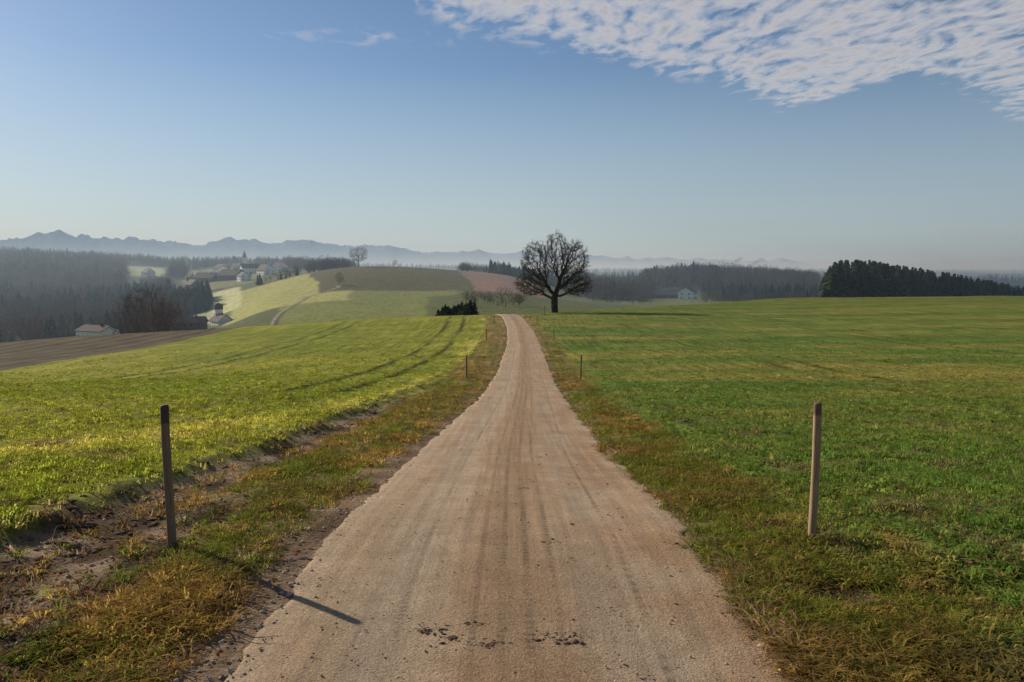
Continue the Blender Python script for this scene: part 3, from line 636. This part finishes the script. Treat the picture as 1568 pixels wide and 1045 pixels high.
# ------------------------------------------------------------------ clouds (real layer at 3 km)
HC=3000.;n=420
px=np.linspace(-1.6,4.6,n);py=np.linspace(1.2,6.6,n);PX,PY=np.meshgrid(px,py,indexing='xy')
qb=np.interp(px,[-1.6,-.9,-.45,-.35,-.07,.36,.73,1.06,1.45,1.68,1.80,1.95,2.10,2.3,2.5,3.27,4.6],[1.9,2.7,3.05,3.3,3.62,3.86,4.18,4.45,4.85,5.2,5.0,4.4,4.15,4.25,4.5,5.3,6.2])
M=(qb[None,:]-PY)+.18*fbm(PX*2.5,PY*2.2,5,6)+.05*fbm(PX*12,PY*7,3,6)
M=np.maximum(M,.15*(1-(((PX+.60)/.40)**2+((PY-3.62-.12*PX)/.15)**2))+.22*fbm(PX*5,PY*6,4,6)-.06)
cl=grid_mesh('cloud_layer',np.c_[PX.ravel()*HC,PY.ravel()*HC,np.full(n*n,HC)+EH],n,n,False,np.repeat(M.ravel()[:,None],3,1))
m,nt,o=newmat('altocumulus');a=N(nt,'ShaderNodeAttribute',attribute_name='gcol');sx=N(nt,'ShaderNodeSeparateXYZ');L(nt,a.outputs['Vector'],sx.inputs[0])
p=pos(nt);mp=N(nt,'ShaderNodeMapping');mp.inputs['Scale'].default_value=(.001,.001,.001);L(nt,p,mp.inputs[0]);q=mp.outputs[0]
nW=N(nt,'ShaderNodeTexNoise');nW.inputs['Scale'].default_value=.7;L(nt,q,nW.inputs['Vector'])
wadd=N(nt,'ShaderNodeVectorMath',operation='MULTIPLY_ADD');L(nt,nW.outputs['Color'],wadd.inputs[0]);wadd.inputs[1].default_value=(1.0,1.0,0);L(nt,q,wadd.inputs[2])
wr=N(nt,'ShaderNodeMapping');wr.inputs['Rotation'].default_value=(0,0,math.radians(25));wr.inputs['Scale'].default_value=(3.2,1.7,1);L(nt,wadd.outputs[0],wr.inputs[0])
nA=noise(nt,wr.outputs[0],1.25,2,.45)
w2=N(nt,'ShaderNodeMapping');w2.inputs['Scale'].default_value=(9,3.4,1);L(nt,q,w2.inputs[0])
nB=noise(nt,q,.5,5,.6);nC=noise(nt,w2.outputs[0],1,6,.6)
thick=math_(nt,'ADD',mapr(nt,sx.outputs[0],-.02,.45,-.24,.38),math_(nt,'MULTIPLY',math_(nt,'SUBTRACT',nB,.5),1.1))
thick=math_(nt,'ADD',thick,math_(nt,'MULTIPLY',math_(nt,'SUBTRACT',nA,.5),2.7));thick=math_(nt,'ADD',thick,math_(nt,'MULTIPLY',math_(nt,'SUBTRACT',nC,.5),.9))
al=mapr(nt,thick,-.26,.62,0,.88);al=math_(nt,'MULTIPLY',al,mapr(nt,sx.outputs[0],-.10,.14,0,1))
d=N(nt,'ShaderNodeBsdfDiffuse');tr=N(nt,'ShaderNodeBsdfTranslucent');cc=mixc(nt,mapr(nt,thick,.2,1.2,0,1),(.92,.90,.90),(.60,.60,.63));L(nt,cc,tr.inputs[0]);L(nt,cc,d.inputs[0])
mx=N(nt,'ShaderNodeMixShader');mx.inputs[0].default_value=.88;L(nt,d.outputs[0],mx.inputs[1]);L(nt,tr.outputs[0],mx.inputs[2])
tp=N(nt,'ShaderNodeBsdfTransparent');m2=N(nt,'ShaderNodeMixShader');L(nt,al,m2.inputs[0]);L(nt,tp.outputs[0],m2.inputs[1]);L(nt,mx.outputs[0],m2.inputs[2]);L(nt,m2.outputs[0],o.inputs[0]);cl.data.materials.append(m)
# ------------------------------------------------------------------ sky, sun, camera
el=math.radians(25);az=math.radians(-50)
w=bpy.data.worlds.new('World');S.world=w;w.use_nodes=True;nt=w.node_tree;bg=nt.nodes['Background']
sk=nt.nodes.new('ShaderNodeTexSky');sk.sky_type='NISHITA';sk.sun_disc=False;sk.sun_elevation=el;sk.sun_rotation=az;sk.air_density=1.0;sk.dust_density=.4;sk.ozone_density=3.2;sk.altitude=700
STR=.082
tc=N(nt,'ShaderNodeTexCoord');sx=N(nt,'ShaderNodeSeparateXYZ');L(nt,tc.outputs['Generated'],sx.inputs[0])
hz=mapr(nt,sx.outputs[2],0.0,.24,.84,0)   # moist air near the horizon: cooler and more even than the clear-air model
side=mapr(nt,sx.outputs[0],-.8,.8,0,1)
hc=mixc(nt,side,(.51/STR,.59/STR,.61/STR),(.41/STR,.51/STR,.57/STR))
c=mixc(nt,hz,sk.outputs[0],hc)
L(nt,c,bg.inputs[0]);bg.inputs[1].default_value=STR
sd=bpy.data.lights.new('sun','SUN');sd.energy=5.0;sd.angle=math.radians(.5);sd.color=(1,.91,.77);so=bpy.data.objects.new('sun',sd);S.collection.objects.link(so)
from mathutils import Vector
dv=Vector((math.sin(az)*math.cos(el),math.cos(az)*math.cos(el),math.sin(el)));so.rotation_euler=dv.to_track_quat('Z','Y').to_euler();so.location=(-30,20,30)
cd=bpy.data.cameras.new('camera');cam=bpy.data.objects.new('camera',cd);S.collection.objects.link(cam);cam.location=(0,0,EH);cam.rotation_euler=(math.pi/2-P_,0,0)
cd.sensor_width=36;cd.lens=F_/1568*36;cd.clip_start=.1;cd.clip_end=200000;S.camera=cam
S.view_settings.view_transform='Standard';S.view_settings.look='None';S.view_settings.exposure=0
print('done',time.time()-T0)
